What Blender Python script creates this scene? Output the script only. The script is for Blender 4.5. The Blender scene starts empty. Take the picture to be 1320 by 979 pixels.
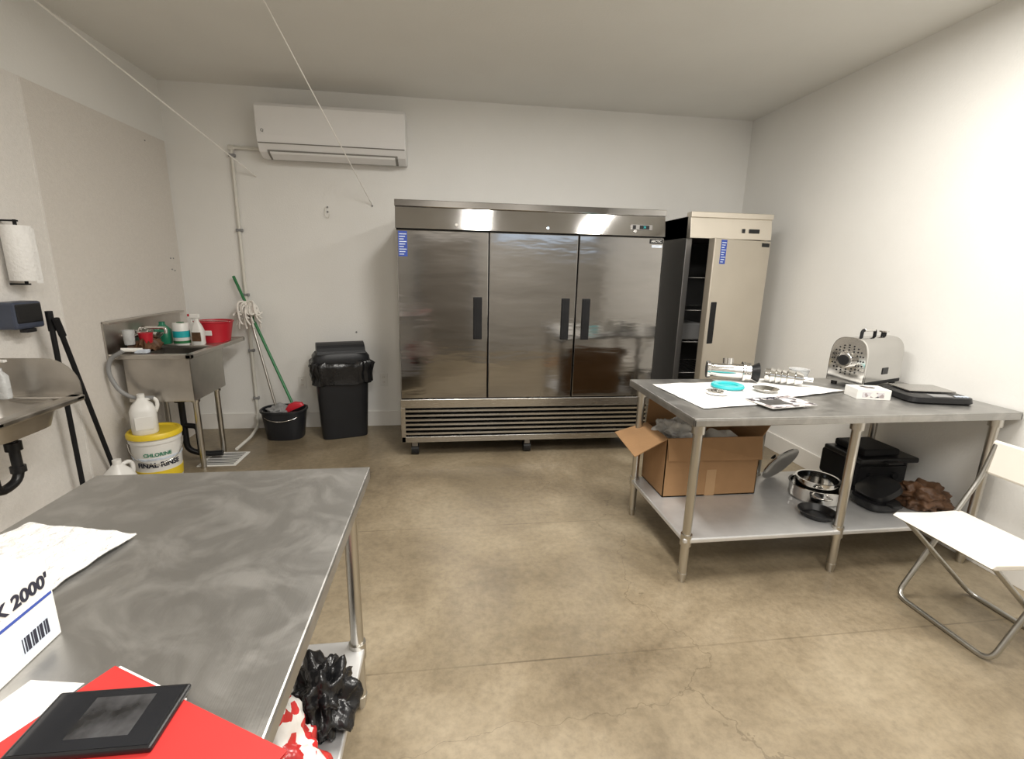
import bpy, bmesh, math, random
from mathutils import Vector, Matrix, noise
random.seed(4)
S=bpy.context.scene
COL=S.collection
XL,XR,YB,YF,H=-1.917,3.25,0.0,-5.9,2.94
# ------------------------------------------------------------------ materials
def nt(name):
    m=bpy.data.materials.new(name);m.use_nodes=True
    return m,m.node_tree.nodes,m.node_tree.links,m.node_tree.nodes['Principled BSDF']
def N(n,t,**k):
    x=n.new(t)
    for a,b in k.items():
        if a in x.inputs.keys(): x.inputs[a].default_value=b
        else: setattr(x,a,b)
    return x
def mat(name,c,r=.5,metal=0,var=.06,scale=8,bump=0,bscale=60,stretch=None,rvar=0,trans=0,alpha=1,spec=None,aniso=0):
    m,n,l,b=nt(name)
    tc=N(n,'ShaderNodeTexCoord');mp=N(n,'ShaderNodeMapping')
    l.new(tc.outputs['Object'],mp.inputs[0])
    if stretch: mp.inputs['Scale'].default_value=stretch
    nz=N(n,'ShaderNodeTexNoise');nz.inputs['Scale'].default_value=scale;nz.inputs['Detail'].default_value=5
    l.new(mp.outputs[0],nz.inputs['Vector'])
    cr=N(n,'ShaderNodeValToRGB')
    cr.color_ramp.elements[0].position=.3;cr.color_ramp.elements[1].position=.7
    cr.color_ramp.elements[0].color=(*[x*(1-var) for x in c],1)
    cr.color_ramp.elements[1].color=(*[min(1,x*(1+var)) for x in c],1)
    l.new(nz.outputs['Fac'],cr.inputs[0]);l.new(cr.outputs[0],b.inputs['Base Color'])
    b.inputs['Roughness'].default_value=r;b.inputs['Metallic'].default_value=metal
    if spec is not None: b.inputs['Specular IOR Level'].default_value=spec
    if rvar:
        mr=N(n,'ShaderNodeMapRange');mr.inputs['From Min'].default_value=.3;mr.inputs['From Max'].default_value=.7
        mr.inputs['To Min'].default_value=max(.02,r-rvar);mr.inputs['To Max'].default_value=r+rvar
        l.new(nz.outputs['Fac'],mr.inputs['Value']);l.new(mr.outputs[0],b.inputs['Roughness'])
    if bump:
        n2=N(n,'ShaderNodeTexNoise');n2.inputs['Scale'].default_value=bscale;n2.inputs['Detail'].default_value=3
        l.new(mp.outputs[0],n2.inputs['Vector'])
        bp=N(n,'ShaderNodeBump');bp.inputs['Strength'].default_value=bump;bp.inputs['Distance'].default_value=.01
        l.new(n2.outputs['Fac'],bp.inputs['Height']);l.new(bp.outputs[0],b.inputs['Normal'])
    if trans: b.inputs['Transmission Weight'].default_value=trans
    if alpha<1: b.inputs['Alpha'].default_value=alpha
    if aniso: b.inputs['Anisotropic'].default_value=aniso
    return m
M={}
M['wall']=mat('wall_paint',(.81,.80,.77),.5,var=.02,scale=2,bump=.12,bscale=90)
M['wallf']=mat('wall_paint_front',(.42,.40,.37),.6,var=.05,scale=1,bump=.1,bscale=90)
M['ceil']=mat('ceiling_paint',(.80,.79,.75),.6,var=.02,scale=2,bump=.1,bscale=80)
M['panel']=mat('frp_panel',(.70,.66,.61),.45,var=.03,scale=60,bump=.35,bscale=120)
M['panel2']=mat('frp_panel_light',(.77,.74,.70),.45,var=.03,scale=60,bump=.35,bscale=120)
M['base']=mat('baseboard_paint',(.76,.74,.70),.45,var=.02)
M['steel']=mat('brushed_steel',(.50,.485,.46),.24,1,var=.05,scale=6,stretch=(1,1,30),bump=.03,bscale=30,rvar=.05)
M['steeldoor']=mat('steel_door',(.31,.30,.288),.11,1,var=.07,scale=2.2,stretch=(1,1,4.5),bump=.32,bscale=1.6,rvar=.03)
M['steelhdr']=mat('steel_header',(.38,.37,.36),.07,1,var=.05,scale=3,rvar=.02)
M['steelwarm']=mat('steel_warm',(.68,.63,.55),.38,1,var=.04,scale=3,rvar=.05)
M['steelpol']=mat('steel_polished',(.56,.55,.53),.14,1,var=.04,scale=3)
M['steelside']=mat('steel_side',(.30,.29,.28),.4,1,var=.05,scale=3)
M['steeltube']=mat('steel_tube',(.56,.54,.50),.28,1,var=.05,scale=5)
M['sink']=mat('sink_steel',(.58,.55,.51),.38,1,var=.12,scale=7,rvar=.1)
M['chrome']=mat('chrome',(.75,.74,.72),.1,1,var=.03)
M['galv']=mat('galvanised_shelf',(.68,.68,.68),.4,.6,var=.06,scale=12)
M['black']=mat('black_plastic',(.012,.012,.013),.35,var=.2,spec=.35)
M['blackm']=mat('black_matte',(.012,.012,.013),.6,var=.2,spec=.2)
M['bag']=mat('black_bag',(.012,.012,.013),.25,var=.2,bump=.6,bscale=25,spec=.4)
M['lid']=mat('lid_plastic',(.018,.019,.022),.4,var=.1,spec=.35)
M['dkbox']=mat('fridge_interior',(.06,.06,.06),.5,var=.1)
M['white']=mat('white_plastic',(.76,.75,.72),.35,var=.02)
M['acw']=mat('ac_white',(.80,.79,.78),.3,var=.01)
M['vent']=mat('ac_vent_dark',(.22,.21,.19),.5,var=.05)
M['paper']=mat('paper_towel',(.82,.81,.79),.9,var=.03,scale=30,bump=.5,bscale=70)
M['cloth']=mat('white_towel',(.74,.73,.71),.95,var=.14,scale=50,bump=1,bscale=60)
M['red']=mat('red_plastic',(.50,.015,.03),.4,var=.05)
M['redf']=mat('red_folder',(.50,.028,.025),.55,var=.05)
M['green']=mat('green_pole',(.02,.17,.055),.35,var=.05)
M['greenc']=mat('green_container',(.02,.2,.11),.35,var=.1)
M['yellow']=mat('yellow_lid',(.75,.55,.03),.4,var=.04)
M['blue']=mat('label_blue',(.03,.07,.35),.5,var=.1)
M['teal']=mat('teal_plastic',(.02,.42,.45),.35,var=.05)
M['card']=mat('cardboard',(.31,.175,.08),.8,var=.06,scale=10,bump=.1)
M['cardl']=mat('cardboard_inner',(.40,.25,.13),.85,var=.05,scale=10)
M['doorleaf']=mat('door_leaf_paint',(.20,.18,.155),.5,var=.05)
M['clear']=mat('clear_plastic',(.85,.86,.86),.25,trans=.5,var=.02,bump=.6,bscale=50)
M['cstr']=mat('string',(.88,.86,.82),.7,var=.02)
M['mop']=mat('mop_cotton',(.78,.75,.70),.95,var=.1,scale=40)
M['chairw']=mat('chair_white',(.76,.72,.65),.4,var=.02)
M['chairt']=mat('chair_tube',(.50,.49,.46),.3,1,var=.05)
M['ink']=mat('ink',(.015,.015,.03),.6,var=.1)
M['screen']=mat('tablet_glass',(.012,.013,.016),.08,var=.1)
M['photo']=mat('tablet_picture',(.035,.035,.037),.1,var=.95,scale=22)
M['grey']=mat('grey_plastic',(.25,.25,.25),.5,var=.05)
M['slate']=mat('dispenser_slate',(.045,.055,.085),.4,var=.1)
M['label']=mat('label_pale',(.60,.66,.75),.5,var=.2,scale=30)
M['tan']=mat('tan_bag',(.12,.06,.03),.5,var=.4,scale=14,bump=.7,bscale=20)
M['pvc']=mat('pvc_white',(.70,.68,.62),.4,var=.04)
M['lamp']=mat('lamp_housing',(.8,.8,.8),.5,var=.01)
def blotch(name,cols,scale,r=.35):
    m,n,l,b=nt(name)
    tc=N(n,'ShaderNodeTexCoord');v=N(n,'ShaderNodeTexVoronoi');v.inputs['Scale'].default_value=scale
    l.new(tc.outputs['Object'],v.inputs['Vector'])
    sp=N(n,'ShaderNodeSeparateColor');l.new(v.outputs['Color'],sp.inputs[0])
    cr=N(n,'ShaderNodeValToRGB');cr.color_ramp.interpolation='CONSTANT'
    e=cr.color_ramp.elements
    e[0].position=0;e[0].color=(*cols[0],1);e[1].position=1/len(cols);e[1].color=(*cols[1],1)
    for i,c in enumerate(cols[2:]): x=e.new((i+2)/len(cols));x.color=(*c,1)
    l.new(sp.outputs[0],cr.inputs[0]);l.new(cr.outputs[0],b.inputs['Base Color']);b.inputs['Roughness'].default_value=r
    return m
M['mag']=blotch('magazine_print',[(.75,.73,.70),(.06,.05,.06),(.35,.30,.3),(.6,.58,.6)],35)
M['bagprint']=blotch('bag_print',[(.8,.78,.75),(.55,.03,.03),(.6,.04,.04),(.5,.03,.03),(.8,.78,.75)],26,.25)
def tabletop(name,c,r):
    m,n,l,b=nt(name)
    tc=N(n,'ShaderNodeTexCoord')
    a=N(n,'ShaderNodeTexNoise');a.inputs['Scale'].default_value=5.5;a.inputs['Detail'].default_value=8;a.inputs['Roughness'].default_value=.6;a.inputs['Distortion'].default_value=1.6
    l.new(tc.outputs['Object'],a.inputs['Vector'])
    cr=N(n,'ShaderNodeValToRGB');cr.color_ramp.elements[0].position=.44;cr.color_ramp.elements[1].position=.64
    cr.color_ramp.elements[0].color=(*c,1);cr.color_ramp.elements[1].color=(*[x*1.24 for x in c],1)
    l.new(a.outputs['Fac'],cr.inputs[0]);l.new(cr.outputs[0],b.inputs['Base Color'])
    mr=N(n,'ShaderNodeMapRange');mr.inputs['From Min'].default_value=.4;mr.inputs['From Max'].default_value=.65
    mr.inputs['To Min'].default_value=r-.03;mr.inputs['To Max'].default_value=r+.06
    l.new(a.outputs['Fac'],mr.inputs['Value']);l.new(mr.outputs[0],b.inputs['Roughness'])
    b.inputs['Metallic'].default_value=.9
    mp=N(n,'ShaderNodeMapping');mp.inputs['Scale'].default_value=(120,2,2);l.new(tc.outputs['Object'],mp.inputs[0])
    g=N(n,'ShaderNodeTexNoise');g.inputs['Scale'].default_value=3;l.new(mp.outputs[0],g.inputs['Vector'])
    bp=N(n,'ShaderNodeBump');bp.inputs['Strength'].default_value=.05;bp.inputs['Distance'].default_value=.004
    l.new(g.outputs['Fac'],bp.inputs['Height']);l.new(bp.outputs[0],b.inputs['Normal'])
    return m
M['top']=tabletop('table_steel',(.385,.378,.365),.37)
def floor_mat():
    m,n,l,b=nt('stained_concrete')
    tc=N(n,'ShaderNodeTexCoord')
    a=N(n,'ShaderNodeTexNoise');a.inputs['Scale'].default_value=1.2;a.inputs['Detail'].default_value=9;a.inputs['Roughness'].default_value=.63;a.inputs['Distortion'].default_value=.4
    l.new(tc.outputs['Object'],a.inputs['Vector'])
    cr=N(n,'ShaderNodeValToRGB');e=cr.color_ramp.elements
    e[0].position=.30;e[0].color=(.135,.104,.066,1);e[1].position=.70;e[1].color=(.39,.325,.228,1)
    x=e.new(.5);x.color=(.262,.210,.138,1)
    l.new(a.outputs['Fac'],cr.inputs[0])
    f=N(n,'ShaderNodeTexNoise');f.inputs['Scale'].default_value=30;f.inputs['Detail'].default_value=8;f.inputs['Roughness'].default_value=.7
    l.new(tc.outputs['Object'],f.inputs['Vector'])
    fr=N(n,'ShaderNodeValToRGB');fr.color_ramp.elements[0].position=.34;fr.color_ramp.elements[0].color=(.72,.72,.72,1);fr.color_ramp.elements[1].position=.58;fr.color_ramp.elements[1].color=(1,1,1,1)
    l.new(f.outputs['Fac'],fr.inputs[0])
    mx=N(n,'ShaderNodeMix',data_type='RGBA',blend_type='MULTIPLY');mx.inputs[0].default_value=.8
    l.new(cr.outputs[0],mx.inputs[6]);l.new(fr.outputs[0],mx.inputs[7])
    wn=N(n,'ShaderNodeTexNoise');wn.inputs['Scale'].default_value=2.5;wn.inputs['Detail'].default_value=6
    l.new(tc.outputs['Object'],wn.inputs['Vector'])
    va=N(n,'ShaderNodeVectorMath',operation='SCALE');va.inputs['Scale'].default_value=.6;l.new(wn.outputs['Color'],va.inputs[0])
    vb=N(n,'ShaderNodeVectorMath',operation='ADD');l.new(tc.outputs['Object'],vb.inputs[0]);l.new(va.outputs[0],vb.inputs[1])
    vo=N(n,'ShaderNodeTexVoronoi',feature='DISTANCE_TO_EDGE');vo.inputs['Scale'].default_value=.42;l.new(vb.outputs[0],vo.inputs['Vector'])
    vc=N(n,'ShaderNodeMath',operation='LESS_THAN');vc.inputs[1].default_value=.0009;l.new(vo.outputs['Distance'],vc.inputs[0])
    vcs=N(n,'ShaderNodeMath',operation='MULTIPLY');vcs.inputs[1].default_value=.6;l.new(vc.outputs[0],vcs.inputs[0])
    sp0=N(n,'ShaderNodeSeparateXYZ');l.new(tc.outputs['Object'],sp0.inputs[0])
    def joint(v,w):
        s=N(n,'ShaderNodeMath',operation='ADD');s.inputs[1].default_value=-v;l.new(sp0.outputs['Y'],s.inputs[0])
        a_=N(n,'ShaderNodeMath',operation='ABSOLUTE');l.new(s.outputs[0],a_.inputs[0])
        t=N(n,'ShaderNodeMath',operation='LESS_THAN');t.inputs[1].default_value=w;l.new(a_.outputs[0],t.inputs[0]);return t
    j1=joint(-1.975,.0025);j2=joint(-3.02,.0035)
    mx1=N(n,'ShaderNodeMath',operation='MAXIMUM');l.new(j1.outputs[0],mx1.inputs[0]);l.new(j2.outputs[0],mx1.inputs[1])
    gn=N(n,'ShaderNodeTexNoise');gn.inputs['Scale'].default_value=1.6;gn.inputs['Detail'].default_value=2;l.new(tc.outputs['Object'],gn.inputs['Vector'])
    gm=N(n,'ShaderNodeMapRange');gm.inputs['From Min'].default_value=.42;gm.inputs['From Max'].default_value=.58;gm.inputs['To Min'].default_value=.35;l.new(gn.outputs['Fac'],gm.inputs['Value'])
    gj=N(n,'ShaderNodeMath',operation='MULTIPLY');l.new(mx1.outputs[0],gj.inputs[0]);l.new(gm.outputs[0],gj.inputs[1])
    mx2=N(n,'ShaderNodeMath',operation='MAXIMUM');l.new(gj.outputs[0],mx2.inputs[0]);l.new(vcs.outputs[0],mx2.inputs[1])
    sc=N(n,'ShaderNodeMath',operation='MULTIPLY');sc.inputs[1].default_value=.55;l.new(mx2.outputs[0],sc.inputs[0])
    fm=N(n,'ShaderNodeMix',data_type='RGBA');l.new(sc.outputs[0],fm.inputs[0]);l.new(mx.outputs[2],fm.inputs[6]);fm.inputs[7].default_value=(.05,.035,.02,1)
    l.new(fm.outputs[2],b.inputs['Base Color'])
    mr=N(n,'ShaderNodeMapRange');mr.inputs['From Min'].default_value=.35;mr.inputs['From Max'].default_value=.65;mr.inputs['To Min'].default_value=.28;mr.inputs['To Max'].default_value=.44
    l.new(a.outputs['Fac'],mr.inputs['Value']);l.new(mr.outputs[0],b.inputs['Roughness'])
    bp=N(n,'ShaderNodeBump');bp.inputs['Strength'].default_value=.08;bp.inputs['Distance'].default_value=.01
    l.new(f.outputs['Fac'],bp.inputs['Height']);l.new(bp.outputs[0],b.inputs['Normal'])
    return m
M['floor']=floor_mat()
# ------------------------------------------------------------------ geometry helpers
def group(name,loc=(0,0,0),rz=0):
    e=bpy.data.objects.new(name,None);e.empty_display_size=.1
    e.location=loc;e.rotation_euler=(0,0,rz);COL.objects.link(e);return e
def finish(g,name,bm,m,smooth=False,bev=0,rot=None,loc=None,auto=40):
    bmesh.ops.recalc_face_normals(bm,faces=bm.faces)
    me=bpy.data.meshes.new(name);bm.to_mesh(me);bm.free()
    me.materials.append(M[m] if isinstance(m,str) else m)
    o=bpy.data.objects.new(name,me);COL.objects.link(o)
    if g is not None:o.parent=g
    if rot:o.rotation_euler=rot
    if loc:o.location=loc
    if bev:
        b=o.modifiers.new('bev','BEVEL');b.width=bev;b.segments=2;b.limit_method='ANGLE';b.angle_limit=math.radians(40)
    if smooth:
        me.shade_smooth()
        try: me.set_sharp_from_angle(angle=math.radians(auto))
        except Exception: pass
    return o
def box(g,name,a,b,m,bev=0,rot=None,loc=None):
    bm=bmesh.new();bmesh.ops.create_cube(bm,size=1)
    for v in bm.verts:
        v.co=Vector([(a[i]+b[i])/2+v.co[i]*(b[i]-a[i]) for i in range(3)])
    return finish(g,name,bm,m,bev=bev,rot=rot,loc=loc)
def cyl(g,name,p0,p1,r,m,r2=None,seg=24,bev=0):
    p0=Vector(p0);p1=Vector(p1);d=p1-p0;bm=bmesh.new()
    bmesh.ops.create_cone(bm,cap_ends=True,segments=seg,radius1=r,radius2=r if r2 is None else r2,depth=d.length)
    q=d.to_track_quat('Z','Y').to_matrix().to_4x4()
    bmesh.ops.transform(bm,matrix=Matrix.Translation((p0+p1)/2)@q,verts=bm.verts)
    return finish(g,name,bm,m,smooth=True,bev=bev)
def lathe(g,name,prof,m,seg=32,c=(0,0,0)):
    bm=bmesh.new();rings=[]
    for r,z in prof:
        rings.append([bm.verts.new((c[0]+r*math.cos(2*math.pi*i/seg),c[1]+r*math.sin(2*math.pi*i/seg),c[2]+z)) for i in range(seg)])
    for a,b in zip(rings,rings[1:]):
        for i in range(seg): bm.faces.new((a[i],a[(i+1)%seg],b[(i+1)%seg],b[i]))
    if prof[0][0]>1e-6: bm.faces.new(rings[0])
    if prof[-1][0]>1e-6: bm.faces.new(rings[-1])
    bmesh.ops.remove_doubles(bm,verts=bm.verts,dist=1e-6)
    return finish(g,name,bm,m,smooth=True)
def loft(g,name,lv,m,seg=48,n=4,wr=0,wf=14,caps=(True,True),seed=0):
    bm=bmesh.new();rings=[]
    for cx,cy,hw,hd,z in lv:
        ring=[]
        for i in range(seg):
            t=2*math.pi*i/seg;c,s=math.cos(t),math.sin(t)
            x=hw*math.copysign(abs(c)**(2/n),c);y=hd*math.copysign(abs(s)**(2/n),s)
            k=1+wr*noise.noise(Vector((c*wf*.3,s*wf*.3,z*wf+seed)))
            ring.append(bm.verts.new((cx+x*k,cy+y*k,z+wr*.15*noise.noise(Vector((c*5,s*5,seed+9))))))
        rings.append(ring)
    for a,b in zip(rings,rings[1:]):
        for i in range(seg): bm.faces.new((a[i],a[(i+1)%seg],b[(i+1)%seg],b[i]))
    if caps[0]: bm.faces.new(rings[0])
    if caps[1]: bm.faces.new(rings[-1])
    return finish(g,name,bm,m,smooth=True,auto=50)
def crumple(g,name,c,rad,m,amp=.3,f=9,seed=0,zmin=0):
    bm=bmesh.new();bmesh.ops.create_icosphere(bm,subdivisions=5,radius=1)
    for v in bm.verts:
        d=v.co.normalized()
        k=1+amp*(noise.noise(d*f*.18+Vector((seed,0,0)))+.35*abs(noise.noise(d*f*.45+Vector((0,seed,0)))))
        v.co=Vector((c[0]+d.x*rad[0]*k,c[1]+d.y*rad[1]*k,max(zmin,c[2]+d.z*rad[2]*k)))
    return finish(g,name,bm,m,smooth=True,auto=180)
def prism(g,name,poly,axis,a,b,m,bev=0,smooth=False):
    bm=bmesh.new();R=[]
    for t in (a,b):
        R.append([bm.verts.new({'x':(t,p,q),'y':(p,t,q),'z':(p,q,t)}[axis]) for p,q in poly])
    n=len(poly);bm.faces.new(R[0]);bm.faces.new(R[1])
    for i in range(n): bm.faces.new((R[0][i],R[0][(i+1)%n],R[1][(i+1)%n],R[1][i]))
    return finish(g,name,bm,m,bev=bev,smooth=smooth)
def tomesh(g,name,cu,m,fn=None):
    o=bpy.data.objects.new(name+'_tmp',cu);COL.objects.link(o)
    dg=bpy.context.evaluated_depsgraph_get()
    me=bpy.data.meshes.new_from_object(o.evaluated_get(dg))
    bpy.data.objects.remove(o)
    me.materials.clear();me.materials.append(M[m])
    if fn:
        for v in me.vertices: v.co=fn(v.co)
    q=bpy.data.objects.new(name,me);COL.objects.link(q);me.shade_smooth() if fn is None else None
    if g is not None:q.parent=g
    return q
def tube(g,name,pts,r,m,smooth=True,cyc=False):
    cu=bpy.data.curves.new(name,'CURVE');cu.dimensions='3D';cu.bevel_depth=r;cu.bevel_resolution=4;cu.use_fill_caps=True;cu.resolution_u=8
    if smooth:
        s=cu.splines.new('BEZIER');s.bezier_points.add(len(pts)-1)
        for b,p in zip(s.bezier_points,pts): b.co=p;b.handle_left_type='AUTO';b.handle_right_type='AUTO'
    else:
        s=cu.splines.new('POLY');s.points.add(len(pts)-1)
        for b,p in zip(s.points,pts): b.co=(*p,1)
    s.use_cyclic_u=cyc
    return tomesh(g,name,cu,m)
def rounded(pts,rad,k=5):
    out=[];n=len(pts)
    for i,p in enumerate(pts):
        p=Vector(p)
        if i==0 or i==n-1: out.append(p);continue
        a=Vector(pts[i-1]);b=Vector(pts[i+1])
        u=(a-p);w=(b-p);ra=min(rad,u.length*.45,w.length*.45)
        s=p+u.normalized()*ra;e=p+w.normalized()*ra
        for j in range(k+1):
            t=j/k;out.append((1-t)**2*s+2*t*(1-t)*p+t*t*e)
    return [tuple(v) for v in out]
def text(g,name,s,size,m,mtx,ext=.0006,fn=None,bold=.012,ax='CENTER'):
    cu=bpy.data.curves.new(name,'FONT');cu.body=s;cu.size=size;cu.extrude=ext;cu.align_x=ax;cu.align_y='CENTER';cu.offset=size*bold
    q=tomesh(g,name,cu,m,fn or (lambda c:c))
    if mtx is not None:q.matrix_local=mtx
    return q
def sheet(g,name,quad,m,nx=24,ny=24,amp=.006,z=0,f=9,seed=0,th=.0015,edge=0):
    bm=bmesh.new();V=[]
    q=[Vector((a,b,0)) for a,b in quad]
    for j in range(ny+1):
        row=[]
        for i in range(nx+1):
            s,t=i/nx,j/ny
            p=(1-s)*(1-t)*q[0]+s*(1-t)*q[1]+s*t*q[2]+(1-s)*t*q[3]
            e=edge*noise.noise(Vector((p.x*20,p.y*20,seed+5)))
            row.append(bm.verts.new((p.x+e,p.y+e,z+th+amp*(.5+.5*noise.noise(Vector((p.x*f,p.y*f,seed)))))))
        V.append(row)
    for j in range(ny):
        for i in range(nx): bm.faces.new((V[j][i],V[j][i+1],V[j+1][i+1],V[j+1][i]))
    o=finish(g,name,bm,m,smooth=True,auto=180)
    s=o.modifiers.new('sol','SOLIDIFY');s.thickness=th;s.offset=-1
    return o
def FX(x,y,z,facing='-y'):
    if facing=='-y': return Matrix.Translation((x,y,z))@Matrix.Rotation(math.pi/2,4,'X')
    if facing=='+x': return Matrix.Translation((x,y,z))@Matrix.Rotation(math.pi/2,4,'Z')@Matrix.Rotation(math.pi/2,4,'X')
# ------------------------------------------------------------------ room shell
T=.12
box(None,'floor',(XL-T,YF-T,-.1),(XR+T,YB+T,0),'floor')
box(None,'ceiling',(XL-T,YF-T,H),(XR+T,YB+T,H+.1),'ceil')
box(None,'wall_back',(XL-T,0,0),(XR+T,T,H),'wall')
box(None,'wall_left',(XL-T,YF,0),(XL,0,H),'wall')
box(None,'wall_right',(XR,YF,0),(XR+T,0,H),'wall')
# front wall, behind the camera, with an added high opening
wx0,wx1,wz0,wz1=1.2,3.1,1.97,2.40
g=group('wall_front')
box(g,'wall_below_opening',(XL-T,YF-T,0),(XR+T,YF,wz0),'wallf');box(g,'wall_above_opening',(XL-T,YF-T,wz1),(XR+T,YF,H),'wallf')
box(g,'wall_beside_opening_a',(XL-T,YF-T,wz0),(wx0,YF,wz1),'wallf');box(g,'wall_beside_opening_b',(wx1,YF-T,wz0),(XR+T,YF,wz1),'wallf')
g=group('added_window_1')  # added window: its sky gives the fridge doors a bluish highlight
box(g,'frame_bottom',(wx0,YF-.08,wz0),(wx1,YF-.02,wz0+.03),'grey');box(g,'frame_top',(wx0,YF-.08,wz1-.03),(wx1,YF-.02,wz1),'grey')
for i in range(4):
    x=wx0+(wx1-wx0-.03)*i/3;box(g,'mullion_%d'%i,(x,YF-.08,wz0+.03),(x+.03,YF-.02,wz1-.03),'grey')
box(None,'baseboard_back',(XL,-.014,0),(XR,0,.15),'base',.003)
box(None,'baseboard_right',(XR-.014,YF,0),(XR,-.014,.15),'base',.003)
g=group('fiberglass_panel',(XL+.001,0,0))
box(g,'panel_far',(0,-1.397,.0),(.008,-.02,2.48),'panel',.001)
box(g,'panel_near',(0,-2.62,.0),(.008,-1.403,2.48),'panel2',.001)
box(g,'panel_rear',(0,-3.84,.0),(.008,-2.626,2.48),'panel2',.001)
box(g,'seam_strip',(.0,-1.408,0),(.011,-1.392,2.48),'panel2',.001)
for i,(y,z) in enumerate([(-.12,1.55),(-.12,1.45),(-.16,1.55),(-.16,1.46),(-.3,2.42),(-1.6,2.2)]):
    cyl(g,'screw_%d'%i,(.007,y,z),(.012,y,z),.006,'grey',seg=10)
g=group('door_1',(.35,YF,0))  # unseen door, added as a dark shape for the fridge to reflect
box(g,'frame_left',(-.55,0,0),(-.47,.05,2.15),'grey',.004);box(g,'frame_right',(.47,0,0),(.55,.05,2.15),'grey',.004)
box(g,'frame_top',(-.55,0,2.07),(.55,.05,2.15),'grey',.004);box(g,'leaf',(-.465,.0,.01),(.465,.035,2.06),'doorleaf',.003)
cyl(g,'knob',(-.4,.035,1),(-.4,.09,1),.025,'chrome')
for i,(x,y,e) in enumerate([(.75,-2.78,62),(2.24,-2.80,42),(.45,-4.85,50),(1.7,-4.85,38)]):
    g=group('ceiling_light',(x,y,0))
    box(g,'housing',(-.16,-.62,H-.045),(.16,.62,H-.001),'lamp',.006)
    L=bpy.data.lights.new('lamp','AREA');L.shape='RECTANGLE';L.size=.26;L.size_y=1.18;L.energy=e;L.color=(1,.965,.905)
    o=bpy.data.objects.new('lamp',L);COL.objects.link(o);o.parent=g;o.location=(0,0,H-.05)
# ------------------------------------------------------------------ three-door refrigerator
g=group('commercial_refrigerator',(0,-.872,0))
W=2.08;HT=2.0
box(g,'cabinet',(0,.065,.14),(W,.82,1.97),'steelside',.004)
prism(g,'header_panel',[(.0,1.80),(.028,1.965),(.028,2.0),(.09,2.0),(.09,1.80)],'x',0,W,'steelhdr',.002)
box(g,'header_top_lip',(-.003,.012,1.955),(W+.003,.03,2.002),'steelhdr',.003)
for i,(a,b) in enumerate([(.006,.686),(.694,1.381),(1.389,2.074)]):
    box(g,'door_%d'%(i+1),(a,0,.505),(b,.06,1.79),'steeldoor',.006)
    hx={0:b-.115,1:b-.115,2:a+.045}[i]
    box(g,'handle_recess_%d'%(i+1),(hx,-.004,.98),(hx+.07,.01,1.31),'blackm',.006)
    box(g,'handle_grip_%d'%(i+1),(hx+.004,-.010,.985),(hx+.020,.0,1.305),'blackm',.004)
    cyl(g,'lock_%d'%(i+1),((a+b)/2+.1,.006,1.835),((a+b)/2+.1,-.002,1.835),.011,'chrome',seg=14)
box(g,'gasket_gap',(.003,.05,.49),(W-.003,.07,1.80),'black')
box(g,'base_panel',(0,.0,.425),(W,.065,.497),'steel',.004)
box(g,'base_back',(.01,.05,.14),(W-.01,.07,.43),'blackm')
for i in range(6):
    z=.20+i*.038
    prism(g,'louver_%d'%i,[(.005,z),(.05,z+.026),(.05,z+.032),(.0,z+.018)],'x',.03,W-.03,'steel')
box(g,'base_rail',(0,.0,.135),(W,.06,.185),'steel',.004)
box(g,'base_end_l',(0,.0,.135),(.035,.06,.43),'steel',.003);box(g,'base_end_r',(W-.035,.0,.135),(W,.06,.43),'steel',.003)
for i,x in enumerate([.1,1.04,1.98]):
    for j,y in enumerate([.1,.72]):
        box(g,'caster_plate_%d%d'%(i,j),(x-.05,y-.04,.125),(x+.05,y+.04,.14),'steelside')
        box(g,'caster_fork_%d%d'%(i,j),(x-.024,y-.03,.04),(x+.024,y+.03,.125),'steelside',.004)
        cyl(g,'caster_wheel_%d%d'%(i,j),(x-.03,y,.045),(x+.03,y,.045),.045,'black')
box(g,'control_plate',(1.80,.002,1.845),(1.97,.02,1.885),'steelside',.002)
box(g,'control_display',(1.865,-.0,1.85),(1.945,.018,1.88),'black',.002);box(g,'control_switch',(1.81,-.0,1.85),(1.835,.018,1.88),'black',.002)
text(g,'display_digits','38',.022,'teal',FX(1.905,-.001,1.865))
box(g,'badge',(1.955,-.003,1.745),(2.065,.001,1.78),'black',.001);text(g,'badge_text','ARCTIC',.024,'white',FX(2.01,-.0032,1.7625))
box(g,'badge_small',(1.975,-.003,1.715),(2.06,.001,1.735),'label')
box(g,'energy_label',(.02,-.0015,1.60),(.085,.001,1.78),'blue')
for k in range(9): box(g,'label_stripe_%d'%k,(.026,-.0022,1.612+k*.018),(.060+.019*((k*7)%3)/2,.0,1.618+k*.018),'label')
# ------------------------------------------------------------------ single-door refrigerator (door ajar)
g=group('reach_in_refrigerator',(2.294,-.865,0))
w=.70;t=.05
box(g,'side_left',(0,.06,.14),(t,.80,1.97),'steelside',.003);box(g,'side_right',(w-t,.06,.14),(w,.80,1.97),'steelwarm',.003)
box(g,'back_panel',(t,.75,.14),(w-t,.80,1.97),'dkbox');box(g,'cabinet_top',(0,.06,1.80),(w,.80,1.97),'steelside',.003)
box(g,'cabinet_bottom',(0,.06,.14),(w,.80,.50),'steelwarm',.003)
box(g,'liner_left',(t,.07,.5),(t+.004,.75,1.8),'dkbox');box(g,'liner_right',(w-t-.004,.07,.5),(w-t,.75,1.8),'dkbox')
prism(g,'header_panel',[(.0,1.80),(.02,1.965),(.02,2.0),(.09,2.0),(.09,1.80)],'x',0,w,'steelwarm',.002)
box(g,'header_top_lip',(-.003,.006,1.96),(w+.003,.024,2.002),'steelwarm',.003)
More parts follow.
